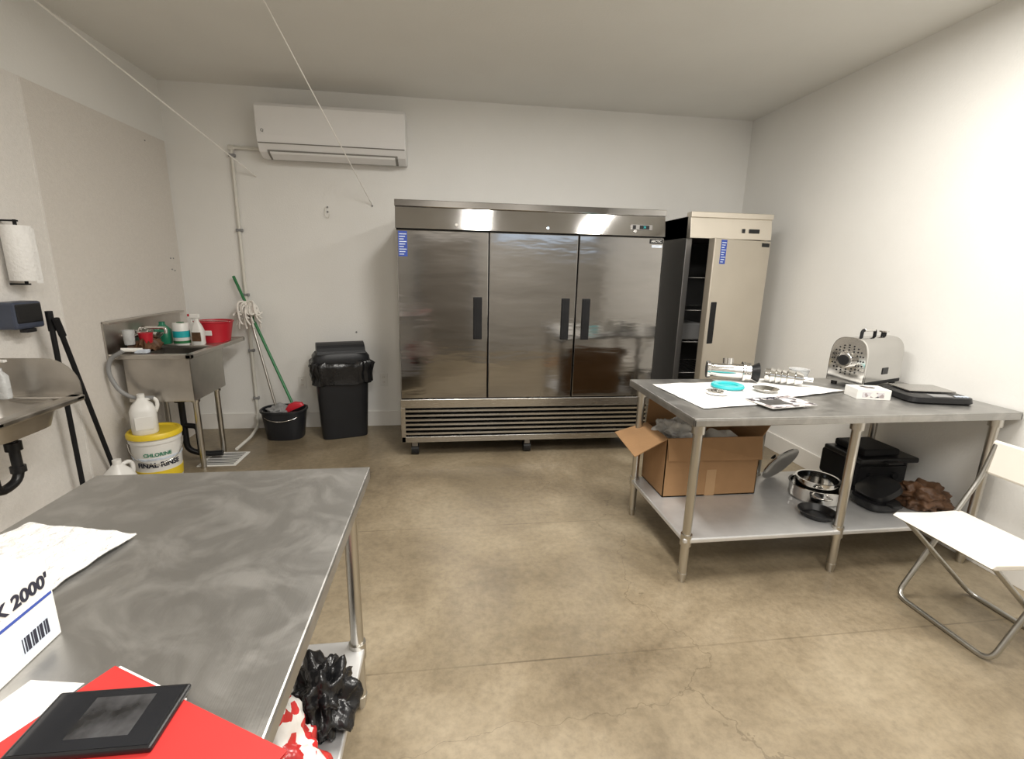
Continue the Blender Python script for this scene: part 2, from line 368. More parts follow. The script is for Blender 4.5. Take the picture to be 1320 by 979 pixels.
box(g,'control_display',(.50,-.0,1.85),(.59,.02,1.882),'black',.002);box(g,'control_switch',(.44,-.0,1.85),(.465,.02,1.882),'black',.002)
for k in range(4):
    z=.68+k*.27
    tube(g,'shelf_frame_%d'%k,[(.07,.10,z),(w-.07,.10,z),(w-.07,.72,z),(.07,.72,z)],.004,'steelside',smooth=False,cyc=True)
    for q in range(9): cyl(g,'shelf_wire_%d_%d'%(k,q),(.1+q*.062,.10,z),(.1+q*.062,.72,z),.0025,'steelside',seg=6)
box(g,'stock_box_1',(.1,.2,.955),(.3,.5,1.1),'grey',.01)
for i in range(6): box(g,'louver_%d'%i,(.03,.0,.20+i*.035),(w-.03,.055,.222+i*.035),'steelwarm',.003)
box(g,'base_rail',(0,0,.135),(w,.06,.18),'steelwarm',.003)
for i,x in enumerate([.09,w-.09]):
    for j,y in enumerate([.12,.70]):
        cyl(g,'caster_wheel_%d%d'%(i,j),(x-.025,y,.045),(x+.025,y,.045),.045,'black')
        box(g,'caster_fork_%d%d'%(i,j),(x-.02,y-.025,.04),(x+.02,y+.025,.14),'steelside')
dg=bpy.data.objects.new('door_assembly',None);COL.objects.link(dg);dg.parent=g;dg.location=(w-.006,.03,0);dg.rotation_euler=(0,0,math.radians(20))
dw=.655
box(dg,'door_skin',(-dw,-.03,.505),(0,.03,1.79),'steelwarm',.006)
box(dg,'door_liner',(-dw+.03,.028,.54),(-.03,.045,1.75),'dkbox',.004)
box(dg,'door_handle_recess',(-dw+.03,-.034,.98),(-dw+.095,-.02,1.31),'blackm',.006)
box(dg,'energy_label',(-dw+.07,-.0325,1.60),(-dw+.13,-.029,1.78),'blue')
for k in range(9): box(dg,'label_stripe_%d'%k,(-dw+.076,-.0332,1.612+k*.018),(-dw+.105+.019*((k*7)%3)/2,-.031,1.618+k*.018),'label')
box(dg,'badge',(-.11,-.033,1.745),(-.02,-.029,1.775),'black')
# ------------------------------------------------------------------ mini split AC
g=group('mini_split_air_conditioner',(-1.13,-.003,0))
L_=1.17
prof=[(0,2.38),(-.10,2.372),(-.175,2.41),(-.205,2.47),(-.215,2.53),(-.218,2.74),(-.20,2.765),(-.17,2.775),(0,2.775)]
prism(g,'housing',prof,'x',0,L_,'acw',.008)
prism(g,'front_seam',[(-.2085,2.468),(-.2135,2.474),(-.20,2.478),(-.19,2.47)],'x',.01,L_-.01,'vent')
prism(g,'louver_slot',[(-.1035,2.364),(-.184,2.404),(-.190,2.424),(-.10,2.39)],'x',.07,L_-.07,'vent')
prism(g,'louver_flap',[(-.122,2.362),(-.190,2.396),(-.196,2.408),(-.192,2.412),(-.118,2.370)],'x',.09,L_-.09,'acw',.002)
text(g,'maker_mark','Q',.03,'grey',FX(.05,-.2185,2.56))
g=group('refrigerant_pipe')
tube(g,'pipe_run',rounded([(-1.135,-.022,2.46),(-1.40,-.022,2.46),(-1.40,-.022,.05)],.04),.014,'pvc',smooth=False)
for i,z in enumerate([2.40,1.80,1.25,.75,.3]): box(g,'pipe_clip_%d'%i,(-1.425,-.036,z-.012),(-1.375,-.002,z+.012),'grey',.003)
cyl(g,'pipe_elbow',(-1.42,-.024,2.46),(-1.375,-.024,2.46),.02,'pvc')
g=group('condensate_drain_pipe')
tube(g,'pipe',rounded([(-1.40,-.05,.15),(-1.40,-.05,.03),(-1.36,-.34,.025),(-1.36,-.62,.025)],.04),.013,'pvc',smooth=False)
cyl(None,'hanging_string',(-.279,-.003,2.05),(-.602,-1.573,2.938),.004,'cstr',seg=8)
cyl(None,'hanging_string.001',(-1.23,-.003,2.245),(-1.864,-1.487,2.938),.005,'cstr',seg=8)
def outlet(x,z):
    g=group('electrical_outlet',(x,-.001,z))
    box(g,'plate',(-.037,-.007,-.06),(.037,0,.06),'white',.003)
    for k in (-.024,.024):
        box(g,'socket_%d'%int(k*1000),(-.016,-.009,k-.014),(.016,-.006,k+.014),'base',.004)
        for s in (-.006,.006): box(g,'slot_%d_%d'%(int(k*1000),int(s*1000)),(s-.001,-.0095,k-.004),(s+.001,-.008,k+.006),'black')
outlet(-.985,.442);outlet(-.237,.463)
g=group('anchor_hook')
for i,(x,z) in enumerate([(-.663,2.02),(-.663,1.98),(-.279,2.045),(-.47,.92)]):
    cyl(g,'anchor_%d'%i,(x,-.001,z),(x,-.008,z),.008,'grey',seg=12)
tube(g,'hook_wire',[(-.663,-.008,2.03),(-.68,-.02,2.0),(-.66,-.02,1.93),(-.645,-.012,1.96)],.0025,'pvc')
# ------------------------------------------------------------------ work tables
def table(name,x0,x1,y0,y1,legs_x,legs_y,h=.88,sh=.25,shm='galv',topm='top'):
    g=group(name,(x0,y0,0));w=x1-x0;d=y1-y0
    box(g,'top',(0,0,h-.008),(w,d,h),topm,.004)
    box(g,'apron_front',(0,0,h-.04),(w,.012,h-.006),topm,.004);box(g,'apron_back',(0,d-.012,h-.04),(w,d,h-.006),topm,.004)
    box(g,'apron_left',(0,0,h-.04),(.012,d,h-.006),topm,.004);box(g,'apron_right',(w-.012,0,h-.04),(w,d,h-.006),topm,.004)
    box(g,'hat_channel',(.06,d/2-.06,h-.05),(w-.06,d/2+.06,h-.008),'galv',.003)
    box(g,'undershelf',(.035,.035,sh-.025),(w-.035,d-.035,sh),shm,.006)
    for i,lx in enumerate(legs_x):
        for j,ly in enumerate(legs_y):
            x=lx-x0;y=ly-y0
            cyl(g,'leg_%d%d'%(i,j),(x,y,.05),(x,y,h-.03),.0215,'steeltube')
            cyl(g,'gusset_%d%d'%(i,j),(x,y,h-.09),(x,y,h-.008),.031,'steeltube')
            cyl(g,'shelf_collar_%d%d'%(i,j),(x,y,sh-.045),(x,y,sh+.015),.028,'steeltube')
            cyl(g,'foot_%d%d'%(i,j),(x,y,.0),(x,y,.05),.016,'steeltube',r2=.024)
    return g
table('steel_work_table',1.48,3.235,-2.662,-1.864,[1.54,2.374,3.17],[-2.60,-1.925])
table('steel_work_table.001',-.69,.12,-4.95,-3.089,[-.63,.06],[-4.89,-4.0,-3.15])
TZ=.8805
g=group('paper_towel_sheet',(0,0,TZ))
sheet(g,'sheet_a',[(1.60,-2.52),(2.10,-2.44),(2.12,-1.96),(1.555,-2.02)],'paper',amp=.008,seed=1,edge=.006)
sheet(g,'sheet_b',[(2.02,-2.40),(2.62,-2.23),(2.35,-1.92),(1.98,-1.93)],'paper',amp=.008,seed=3,z=.004,edge=.006)
g=group('magazine',(2.05,-2.46,TZ+.012),math.radians(9))
box(g,'pages',(-.14,-.09,0),(.14,.09,.004),'white',.001);box(g,'cover',(-.14,-.09,.004),(.14,.09,.0055),'mag')
box(g,'cover_photo',(-.12,-.05,.0055),(.02,.04,.006),'photo');text(g,'title','TIMES',.05,'ink',Matrix.Translation((-.02,.062,.0061)))
g=group('teal_lid',(1.96,-2.13,TZ+.012))
lathe(g,'ring',[(.05,0),(.085,.0),(.09,.008),(.085,.018),(.06,.018),(.052,.012),(.05,.0)],'teal')
lathe(g,'inner',[(0,.004),(.052,.004),(.052,.008),(0,.008)],'teal')
def lying(name,loc,rz,parts,m):
    g=group(name,loc,rz)
    for i,(a,b,r,r2,mm) in enumerate(parts):
        cyl(g,'section_%d'%i,(a,0,0),(b,0,0),r,mm or m,r2=r2,seg=32,bev=.002)
    return g
gg=lying('meat_grinder_barrel',(2.09,-1.98,TZ+.074),math.radians(-22),[(-.16,-.14,.052,.052,None),(-.14,.04,.042,.046,None),(.04,.055,.060,.060,None),(.055,.085,.055,.055,None),(.085,.13,.035,.06,'black'),(.128,.132,.05,.05,'blackm')],'chrome')
cyl(gg,'feed_neck',(-.04,0,0),(-.04,.02,.07),.03,'chrome')
lying('meat_grinder_auger',(2.36,-2.09,TZ+.058),math.radians(-40),[(-.12,-.09,.04,.04,None),(-.09,-.06,.047,.035,None),(-.06,-.03,.047,.035,None),(-.03,.0,.047,.035,None),(.0,.04,.047,.035,None),(.04,.08,.045,.03,None),(.08,.13,.015,.015,None)],'chrome')
g=group('steel_ring',(1.82,-2.26,TZ+.012));lathe(g,'ring',[(.035,0),(.055,0),(.057,.012),(.035,.012),(.035,0)],'chrome')
g=group('steel_mixing_dish',(2.12,-2.24,TZ+.012));lathe(g,'dish',[(0,0),(.04,0),(.065,.02),(.068,.02),(.043,-.001),(0,-.001)],'chrome')
g=group('plastic_cup',(2.56,-1.93,TZ));lathe(g,'cup',[(0,0),(.045,0),(.056,.07),(.06,.073),(.053,.07),(.042,.004),(0,.004)],'clear')
# meat grinder machine
g=group('meat_grinder',(2.73,-2.10,TZ),math.radians(19))
hw_,hh=.10,.295
def arch(hw,zt,zb,zm,n_=3.0):
    P=[(-hw,zb),(hw,zb)]
    for i in range(21):
        a=i*math.pi/20;c,s=math.cos(a),math.sin(a)
        P.append((hw*math.copysign(abs(c)**(2/n_),c),zm+(zt-zm)*abs(s)**(2/n_)))
    return P
prism(g,'motor_housing',arch(hw_,hh,.03,.15),'x',.004,.40,'steelpol',.010)
prism(g,'front_plate',arch(hw_+.004,hh+.004,.026,.15),'x',-.012,.006,'chrome',.005)
cyl(g,'mount_ring',(-.050,0,.165),(-.010,0,.165),.044,'chrome',seg=32,bev=.003);cyl(g,'mount_hole',(-.052,0,.165),(-.045,0,.165),.03,'black',seg=24)
for ring,(rr,k) in enumerate([(.058,12),(.072,16),(.086,20)]):
    for i in range(k):
        a=2*math.pi*i/k;cyl(g,'vent_%d_%d'%(ring,i),(-.0135,rr*math.cos(a),.165+rr*math.sin(a)),(-.010,rr*math.cos(a),.165+rr*math.sin(a)),.005,'black',seg=8)
for i,(x,y) in enumerate([(.03,-.075),(.03,.075),(.37,-.075),(.37,.075)]): cyl(g,'foot_%d'%i,(x,y,0),(x,y,.035),.016,'black')
box(g,'base_skirt',(.01,-.103,.022),(.395,.103,.045),'blackm',.006)
tube(g,'carry_handle',rounded([(.09,0,.285),(.09,0,.335),(.23,0,.335),(.23,0,.285)],.02),.009,'blackm',smooth=False)
box(g,'handle_grip',(.105,-.012,.326),(.215,.012,.344),'chrome',.005)
cyl(g,'oil_knob',(.33,0,.29),(.33,0,.317),.014,'blackm');cyl(g,'knob_cap',(.33,0,.317),(.33,0,.325),.026,'chrome')
box(g,'switch_plate',(.18,-.104,.08),(.24,-.098,.12),'black',.002)
g=group('small_carton',(2.655,-2.34,TZ),math.radians(-14))
box(g,'box',(-.085,-.06,0),(.085,.06,.055),'white',.002);box(g,'print_front',(-.06,-.0608,.012),(.05,-.0598,.04),'mag');box(g,'print_top',(-.06,-.03,.0548),(.03,.035,.0556),'mag')
g=group('kitchen_scale',(2.97,-2.38,TZ),math.radians(-12))
loft(g,'base',[(0,0,.155,.13,.0),(0,0,.165,.14,.01),(0,0,.16,.135,.035),(0,0,.13,.10,.042)],'black',n=7)
box(g,'platform',(-.12,-.05,.046),(.12,.115,.054),'steel',.003);cyl(g,'platform_post',(0,.03,.04),(0,.03,.048),.03,'black')
box(g,'display',(-.05,-.125,.036),(.05,-.075,.043),'grey',.002)
for i in range(4): box(g,'button_%d'%i,(.07+i*.018,-.115,.037),(.083+i*.018,-.095,.043),'label',.002)
SZ=.2515
g=group('cardboard_box',(1.60,-2.19,SZ))
bw,bd,bh=.58,.30,.36
box(g,'front',(0,0,0),(bw,.005,bh),'card');box(g,'back',(0,bd-.005,0),(bw,bd,bh),'card')
box(g,'left',(0,0,0),(.005,bd,bh),'card');box(g,'right',(bw-.005,0,0),(bw,bd,bh),'card');box(g,'bottom',(0,0,0),(bw,bd,.006),'cardl')
def flap(n,a,b,c,d):
    bm=bmesh.new();vs=[bm.verts.new(p) for p in (a,b,c,d)];bm.faces.new(vs)
    o=finish(g,n,bm,'card');s=o.modifiers.new('s','SOLIDIFY');s.thickness=.005;return o
flap('flap_left',(0,0,bh),(0,bd,bh),(-.20,bd+.0,bh-.06),(-.20,-.03,bh-.09))
flap('flap_front',(0,0,bh),(bw,0,bh),(bw-.01,-.035,bh-.13),(.01,-.015,bh-.13))
flap('flap_back',(0,bd,bh),(bw,bd,bh),(bw-.02,bd+.03,bh+.14),(.02,bd+.03,bh+.14))
flap('flap_right',(bw,0,bh),(bw,bd,bh),(bw+.08,bd-.01,bh+.12),(bw+.08,.01,bh+.12))
crumple(g,'bubble_wrap',(.13,.14,.33),(.115,.11,.085),'clear',amp=.55,f=16)
crumple(g,'wrapped_item',(.42,.15,.22),(.13,.12,.12),'white',amp=.3,f=9,seed=5)
box(g,'tape',(bw*.5-.03,-.001,0),(bw*.5+.03,.0,bh*.45),'cardl')
g=group('steel_pan',(2.52,-2.26,SZ))
lathe(g,'pan_body',[(0,.0),(.13,0),(.14,.01),(.14,.08),(.147,.082),(.135,.082),(.132,.012),(0,.008)],'chrome')
lathe(g,'pan_inner',[(0,.03),(.10,.03),(.11,.04),(.11,.12),(.115,.122),(.105,.121),(.1,.04),(0,.036)],'chrome')
tube(g,'side_handle',[(-.10,-.09,.065),(-.12,-.15,.07),(-.06,-.18,.07),(-.04,-.135,.065)],.006,'chrome')
g=group('steel_pan_lid',(2.44,-2.04,SZ+.12));g.rotation_euler=(math.radians(-62),0,.35)
lathe(g,'lid',[(0,.03),(.06,.026),(.12,.008),(.135,0),(.135,-.005),(.12,.002),(.05,.02),(0,.024)],'chrome')
lathe(g,'lid_knob',[(0,.03),(.012,.03),(.01,.045),(.02,.055),(0,.06)],'black')
g=group('black_frying_pan',(2.36,-2.47,SZ))
lathe(g,'pan',[(0,0),(.07,0),(.09,.03),(.095,.03),(.074,-.001),(0,-.001)],'black')
g=group('countertop_griddle',(2.97,-2.10,SZ))
box(g,'body',(-.17,-.12,.02),(.19,.16,.19),'blackm',.02);box(g,'front_panel',(-.15,-.13,.05),(.17,-.118,.16),'black',.004)
for i in range(2): cyl(g,'dial_%d'%i,(-.08+i*.16,-.129,.105),(-.08+i*.16,-.15,.105),.02,'blackm')
for i,(x,y) in enumerate([(-.14,-.10),(.16,-.10),(-.14,.13),(.16,.13)]): cyl(g,'foot_%d'%i,(x,y,0),(x,y,.022),.015,'black')
box(g,'tray_on_top',(-.19,-.17,.192),(.2,.12,.225),'black',.01);box(g,'stacked_plate',(-.14,-.13,.225),(.10,.1,.27),'blackm',.012)
box(g,'tray_handle',(-.05,-.21,.20),(.05,-.165,.215),'black',.006)
g=group('black_waffle_iron',(2.78,-2.40,SZ))
loft(g,'lower_shell',[(0,0,.08,.08,0),(0,0,.10,.10,.02),(0,0,.10,.10,.05)],'black',n=3)
up=loft(g,'upper_shell',[(0,0,.10,.10,.0),(0,.0,.095,.095,.03),(0,.0,.05,.05,.045)],'black',n=3,);up.location=(.03,.02,.085);up.rotation_euler=(0,math.radians(-28),0)
box(g,'handle',(-.03,-.14,.05),(.03,-.09,.07),'black',.008)
g=group('brown_plastic_bag',(3.05,-2.42,SZ))
crumple(g,'bag',(0,0,.055),(.12,.11,.075),'tan',amp=.5,f=14,seed=4,zmin=.002)
# ------------------------------------------------------------------ folding chair
g=group('folding_chair',(2.425,-3.25,0))
cw=.44
sv=[(0.0,.445),(.02,.458),(.2,.448),(.36,.452),(.38,.44),(.36,.432),(.2,.428),(.02,.435)]
prism(g,'seat',sv,'y',.01,cw-.01,'chairw',.004)
bk=[(.445,.65),(.465,.79),(.475,.80),(.485,.79),(.465,.64),(.45,.638)]
prism(g,'backrest',bk,'y',-.0,cw,'chairw',.004)
r=.011
tube(g,'front_frame',rounded([(.47,.012,.78),(.43,.012,.62),(.12,.012,.012),(.12,cw-.012,.012),(.43,cw-.012,.62),(.47,cw-.012,.78)],.05),r,'chairt',smooth=False)
tube(g,'rear_frame',rounded([(.05,.035,.43),(.50,.035,.012),(.50,cw-.035,.012),(.05,cw-.035,.43)],.05),r,'chairt',smooth=False)
cyl(g,'seat_cross_bar',(.05,.03,.425),(.05,cw-.03,.425),.008,'chairt');cyl(g,'rear_pivot_bar',(.335,.012,.418),(.335,cw-.012,.418),.008,'chairt')
for y in (.0,cw): cyl(g,'rivet_%d'%int(y*100),(.287,y-.004,.318),(.287,y+.004,.318),.01,'grey')
# ------------------------------------------------------------------ utility sink (left wall)
SX=XL+.012
g=group('utility_sink',(SX,-1.08,0))
d=.50;ln=.90;z=.90
box(g,'backsplash',(0,-.02,.86),(.012,ln+.02,1.12),'sink',.003);box(g,'backsplash_return',(0,-.02,1.105),(.05,ln+.02,1.12),'sink',.003)
box(g,'rim_near',(0,-.01,z-.035),(d+.02,.03,z),'sink',.006);box(g,'rim_front',(d-.02,-.01,z-.035),(d+.02,ln,z),'sink',.006)
box(g,'rim_deck',(.01,0,z-.02),(.10,ln,z),'sink',.004);box(g,'drainboard',(.08,.44,z-.03),(d,ln,z-.008),'sink',.004)
box(g,'rim_far',(0,ln-.03,z-.035),(d+.02,ln,z),'sink',.006)
bw0,bw1,by0,by1=.07,d-.005,.02,.51
box(g,'bowl_front',(bw1-.008,by0,.56),(bw1,by1,z-.02),'sink',.004);box(g,'bowl_back',(bw0,by0,.56),(bw0+.008,by1,z-.02),'sink',.004)
box(g,'bowl_near',(bw0,by0,.56),(bw1,by0+.008,z-.02),'sink',.004);box(g,'bowl_far',(bw0,by1-.008,.56),(bw1,by1,z-.02),'sink',.004)
box(g,'bowl_bottom',(bw0,by0,.555),(bw1,by1,.565),'sink',.004)
for i,(x,y) in enumerate([(.05,.15),(.435,.15),(.435,.48),(.05,.48)]):
    cyl(g,'leg_%d'%i,(x,y,.0),(x,y,.56),.02,'steeltube');cyl(g,'leg_socket_%d'%i,(x,y,.52),(x,y,.57),.03,'steeltube')
cyl(g,'drain_basket',(.27,.27,.49),(.27,.27,.556),.045,'blackm')
tube(g,'drain_pipe',rounded([(.27,.27,.5),(.27,.27,.10),(.38,.30,.05),(.50,.32,.05)],.06),.022,'black',smooth=False)
tube(g,'drain_pipe_branch',rounded([(.27,.27,.30),(.38,.24,.30),(.38,.24,.10)],.04),.02,'black',smooth=False)
cyl(g,'faucet_base_a',(.012,.2,1.0),(.05,.2,1.0),.022,'chrome');cyl(g,'faucet_base_b',(.012,.36,1.0),(.05,.36,1.0),.022,'chrome')
cyl(g,'faucet_body',(.055,.18,1.0),(.055,.38,1.0),.018,'chrome')
tube(g,'faucet_spout',rounded([(.055,.28,1.0),(.055,.28,1.05),(.24,.26,1.05),(.24,.26,1.01)],.04),.011,'chrome',smooth=False)
for y in (.19,.37): tube(g,'tap_handle_%d'%int(y*100),[(.055,y,1.02),(.10,y-.02,1.04)],.007,'chrome')
g=group('spray_hose',(SX,-1.08,0))
tube(g,'hose',[(.12,-.045,.93),(.04,-.06,.86),(.05,-.07,.72),(.13,-.06,.62),(.26,-.03,.60)],.014,'grey')
cyl(g,'brush_handle',(.10,-.03,.935),(.20,.03,.925),.014,'white');box(g,'brush_head',(.16,-.0,.905),(.24,.05,.93),'label',.006)
g=group('red_cleaning_bucket',(-1.52,-.40,.893))
lathe(g,'pail',[(0,0),(.105,0),(.135,.155),(.142,.16),(.142,.168),(.132,.168),(.102,.006),(0,.006)],'red')
tube(g,'bail_handle',[(.14*math.cos(a),.13*math.sin(a)*.35-.05,.165) for a in [math.pi*i/8 for i in range(9)]],.003,'chrome')
box(g,'label',(-.03,-.131,.06),(.03,-.12,.10),'white',.004)
g=group('cleanser_can',(-1.675,-.60,.893))
lathe(g,'can',[(0,0),(.054,0),(.056,.004),(.056,.165),(.052,.17),(0,.17)],'white')
lathe(g,'can_label',[(.0565,.06),(.0572,.06),(.0572,.11),(.0565,.11)],'teal');lathe(g,'can_band',[(.0565,.015),(.0572,.015),(.0572,.035),(.0565,.035)],'green')
box(g,'lid',(-.02,-.02,.17),(.02,.02,.176),'green',.004)
g=group('spray_bottle',(-1.555,-.60,.893))
loft(g,'bottle',[(0,0,.040,.03,0),(0,0,.044,.033,.01),(0,0,.044,.033,.11),(0,0,.033,.025,.145),(0,0,.016,.016,.18),(0,0,.015,.015,.205)],'white',n=3)
box(g,'label',(-.032,-.036,.03),(.032,-.03,.10),'tan',.002)
box(g,'trigger_head',(-.045,-.014,.205),(.025,.014,.24),'white',.006);box(g,'nozzle',(-.06,-.009,.22),(-.045,.009,.238),'red',.002);tube(g,'trigger',[(-.03,0,.21),(-.04,0,.19),(-.035,0,.17)],.005,'white')
g=group('green_soap_container',(-1.80,-.61,.902))
loft(g,'jug',[(0,0,.05,.04,0),(0,0,.055,.045,.01),(0,0,.055,.045,.11),(0,0,.03,.03,.135),(0,0,.018,.018,.15),(0,0,.018,.018,.17)],'greenc',n=3)
g=group('dish_rack_pile',(-1.80,-.88,.902))
loft(g,'folded_rag',[(.02,0,.06,.12,.0),(.02,0,.07,.13,.025),(0.02,0,.05,.1,.05),(0.02,0,.02,.04,.06)],'tan',wr=.4,wf=12,n=2.5)
lathe(g,'steel_bowl',[(0,0),(.04,0),(.08,.05),(.083,.05),(.042,-.002),(0,-.002)],'chrome',c=(.0,.12,.05))
lathe(g,'drinking_glass',[(0,0),(.03,0),(.036,.1),(.033,.1),(.028,.005),(0,.005)],'clear',c=(-.02,-.1,.05))
loft(g,'red_cup',[(.03,.0,.035,.035,.04),(.03,.0,.045,.045,.12)],'red',n=2)
# ------------------------------------------------------------------ hand sink
g=group('hand_wash_sink',(XL+.01,-2.5,0))
hd,hw=.45,.52
box(g,'backsplash',(0,0,.84),(.012,hw,1.04),'sink',.004)
spl=[(0,.85),(0,1.04),(hd-.16,1.04)]+[(hd-.16+.15*math.sin(a),.89+.15*math.cos(a)) for a in [i*math.pi/16 for i in range(1,9)]]+[(hd-.01,.85)]
prism(g,'side_splash',spl,'y',hw-.006,hw,'sink')
box(g,'rim_front',(hd-.06,0,.825),(hd,hw,.855),'sink',.008);box(g,'rim_far',(0,hw-.06,.83),(hd,hw-.006,.855),'sink',.006);box(g,'rim_near',(0,0,.83),(hd,.06,.855),'sink',.006);box(g,'rim_back',(0,0,.83),(.09,hw,.855),'sink',.006)
lv=[(.235,.26,.16,.205,.845),(.235,.26,.158,.2,.80),(.235,.26,.14,.18,.73),(.235,.26,.08,.1,.71),(.235,.26,.02,.02,.708)]
loft(g,'bowl',lv,'sink',n=4,caps=(False,True))
cyl(g,'faucet_base',(.05,.26,.855),(.05,.26,.90),.022,'chrome');tube(g,'gooseneck',[(.05,.26,.9),(.05,.26,1.08),(.12,.26,1.13),(.19,.26,1.06)],.01,'chrome')
for y in (.16,.36): cyl(g,'tap_%d'%int(y*100),(.05,y,.855),(.05,y,.91),.018,'chrome');box(g,'tap_lever_%d'%int(y*100),(.04,y-.01,.905),(.10,y+.01,.918),'chrome',.004)
tube(g,'drain_trap',rounded([(.235,.33,.71),(.235,.33,.48),(.235,.20,.46),(.235,.20,.58),(.02,.20,.58)],.07),.021,'black',smooth=False)
cyl(g,'trap_nut_1',(.235,.33,.63),(.235,.33,.67),.032,'black');cyl(g,'trap_nut_2',(.235,.33,.52),(.235,.33,.55),.03,'black')
for y in (.05,hw-.05): prism(g,'bracket_%d'%int(y*100),[(0,.83),(0,.6),(.02,.6),(.3,.81),(.3,.83)],'y',y-.008,y+.008,'sink')
g=group('soap_bottle',(XL+.16,-2.06,.856))
loft(g,'bottle',[(0,0,.03,.02,0),(0,0,.032,.022,.01),(0,0,.032,.022,.11),(0,0,.012,.012,.135),(0,0,.012,.012,.15)],'clear',n=3);cyl(g,'pump',(0,0,.15),(0,0,.18),.006,'white');box(g,'pump_head',(-.01,-.01,.178),(.04,.01,.19),'white',.003)
g=group('paper_towel_roll',(XL+.082,-1.70,1.405))
lathe(g,'roll',[(.02,0),(.060,0),(.062,.004),(.062,.276),(.060,.28),(.02,.28),(.02,0)],'paper')
box(g,'loose_sheet',(.058,-.012,-.012),(.061,.03,.27),'paper',.001)
cyl(g,'core_rod',(0,0,-.02),(0,0,.31),.008,'blackm');box(g,'bracket_top',(-.071,-.01,.30),(.01,.01,.308),'blackm');box(g,'bracket_bottom',(-.071,-.012,-.022),(.012,.012,-.014),'blackm')
g=group('soap_dispenser',(XL+.011,-1.76,1.16))
box(g,'housing',(0,-.09,0),(.10,.09,.14),'slate',.012);box(g,'front_cover',(.09,-.08,.03),(.105,.08,.13),'black',.008);box(g,'lever',(.06,-.03,-.02),(.1,.03,.0),'black',.004)
g=group('broom_handle')
cyl(g,'pole',(XL+.115,-1.64,1.24),(XL+.075,-1.58,.01),.013,'blackm');cyl(g,'grip',(XL+.115,-1.64,1.24),(XL+.111,-1.634,1.13),.017,'blackm')
g=group('broom_handle.001')
cyl(g,'pole',(XL+.15,-1.65,1.20),(XL+.04,-1.22,.012),.013,'blackm');cyl(g,'grip',(XL+.15,-1.65,1.20),(XL+.141,-1.61,1.10),.017,'blackm')
# ------------------------------------------------------------------ pail, jugs
def jug(name,loc,rz=0,s=1,lab='label'):
    g=group(name,loc,rz)
    loft(g,'body',[(0,0,.07*s,.07*s,0),(0,0,.076*s,.076*s,.01),(0,0,.076*s,.076*s,.16*s),(0,0,.06*s,.06*s,.20*s),(0,0,.03*s,.03*s,.235*s),(0,0,.02*s,.02*s,.25*s)],'white',n=3)
    cyl(g,'cap',(0,0,.248*s),(0,0,.275*s),.022*s,'white')
    tube(g,'handle',[(.02*s,0,.235*s),(.07*s,0,.235*s),(.085*s,0,.19*s),(.07*s,0,.14*s)],.012*s,'white')
    box(g,'label',(-.05*s,-.0785*s,.04*s),(.05*s,-.074*s,.13*s),lab,.002)
    return g
g=group('plastic_pail',(-1.68,-1.10,0),math.radians(30))
lathe(g,'body',[(0,0),(.132,0),(.135,.01),(.148,.30),(.155,.30),(.155,.32),(.148,.325),(.148,.34),(0,.34)],'white',seg=48)
lathe(g,'lid',[(0,.34),(.15,.34),(.16,.335),(.163,.335),(.163,.358),(.155,.37),(.14,.37),(.135,.36),(0,.36)],'yellow',seg=48)
lathe(g,'label_lower',[(.1365,.03),(.138,.03),(.1420,.10),(.1405,.10)],'yellow',seg=48)
def bend(r,z0):
    return lambda c:Vector(((r+c.z)*math.sin(c.x/r),-(r+c.z)*math.cos(c.x/r),z0+c.y))
text(g,'label_text','FINAL RINSE',.048,'ink',None,fn=bend(.1455,.15),bold=.03);text(g,'label_text_2','CHLORINE',.034,'greenc',None,fn=bend(.1485,.225),bold=.03)
lathe(g,'label_blue_band',[(.1455,.185),(.1465,.185),(.1475,.2),(.1465,.2)],'label',seg=48)
tube(g,'bail_handle',[(.158*math.cos(a),-.158*math.sin(a),.29-.13*math.sin(a)) for a in [math.pi*i/10 for i in range(11)]],.003,'chrome')
jug('bleach_jug',(-1.71,-1.14,.3605),.5,lab='white')
jug('bleach_jug.001',(-1.70,-1.48,0),1.2,1.08)
g=group('floor_drain_grate',(-1.39,-.78,0.0))
box(g,'frame',(-.14,-.14,0),(.14,.14,.008),'white',.002)
for i in range(8): box(g,'slot_%d'%i,(-.115,-.12+i*.032,.0078),(.115,-.106+i*.032,.0088),'blackm')
# ------------------------------------------------------------------ mop bucket
g=group('mop_bucket',(-1.08,-.27,0))
loft(g,'pail',[(0,0,.15,.11,0),(0,0,.155,.115,.01),(0,0,.185,.14,.25),(0,0,.195,.15,.252),(0,0,.195,.15,.27),(0,0,.18,.135,.27),(0,0,.15,.11,.02)],'lid',n=2.6)
tube(g,'bail',[(-.19,0,.26),(-.1,-.13,.20),(.1,-.13,.20),(.19,0,.26)],.004,'chrome')
crumple(g,'grey_rag',(-.04,0,.24),(.11,.08,.05),'grey',amp=.5,f=14,seed=2)
g=group('push_broom')
cyl(g,'green_handle',(-1.0,-.30,.33),(-1.477,-.05,1.41),.012,'green')
q=loft(g,'red_brush',[(0,0,.085,.022,-.03),(0,0,.08,.025,.0),(0,0,.03,.018,.03)],'red',n=3);q.location=(-.985,-.31,.30);q.rotation_euler=(0,math.radians(-24),0)
g=group('string_mop')
cyl(g,'handle',(-1.12,-.24,.06),(-1.345,-.12,1.06),.011,'steeltube')
cyl(g,'clamp',(-1.345,-.12,1.05),(-1.358,-.115,1.12),.022,'grey')
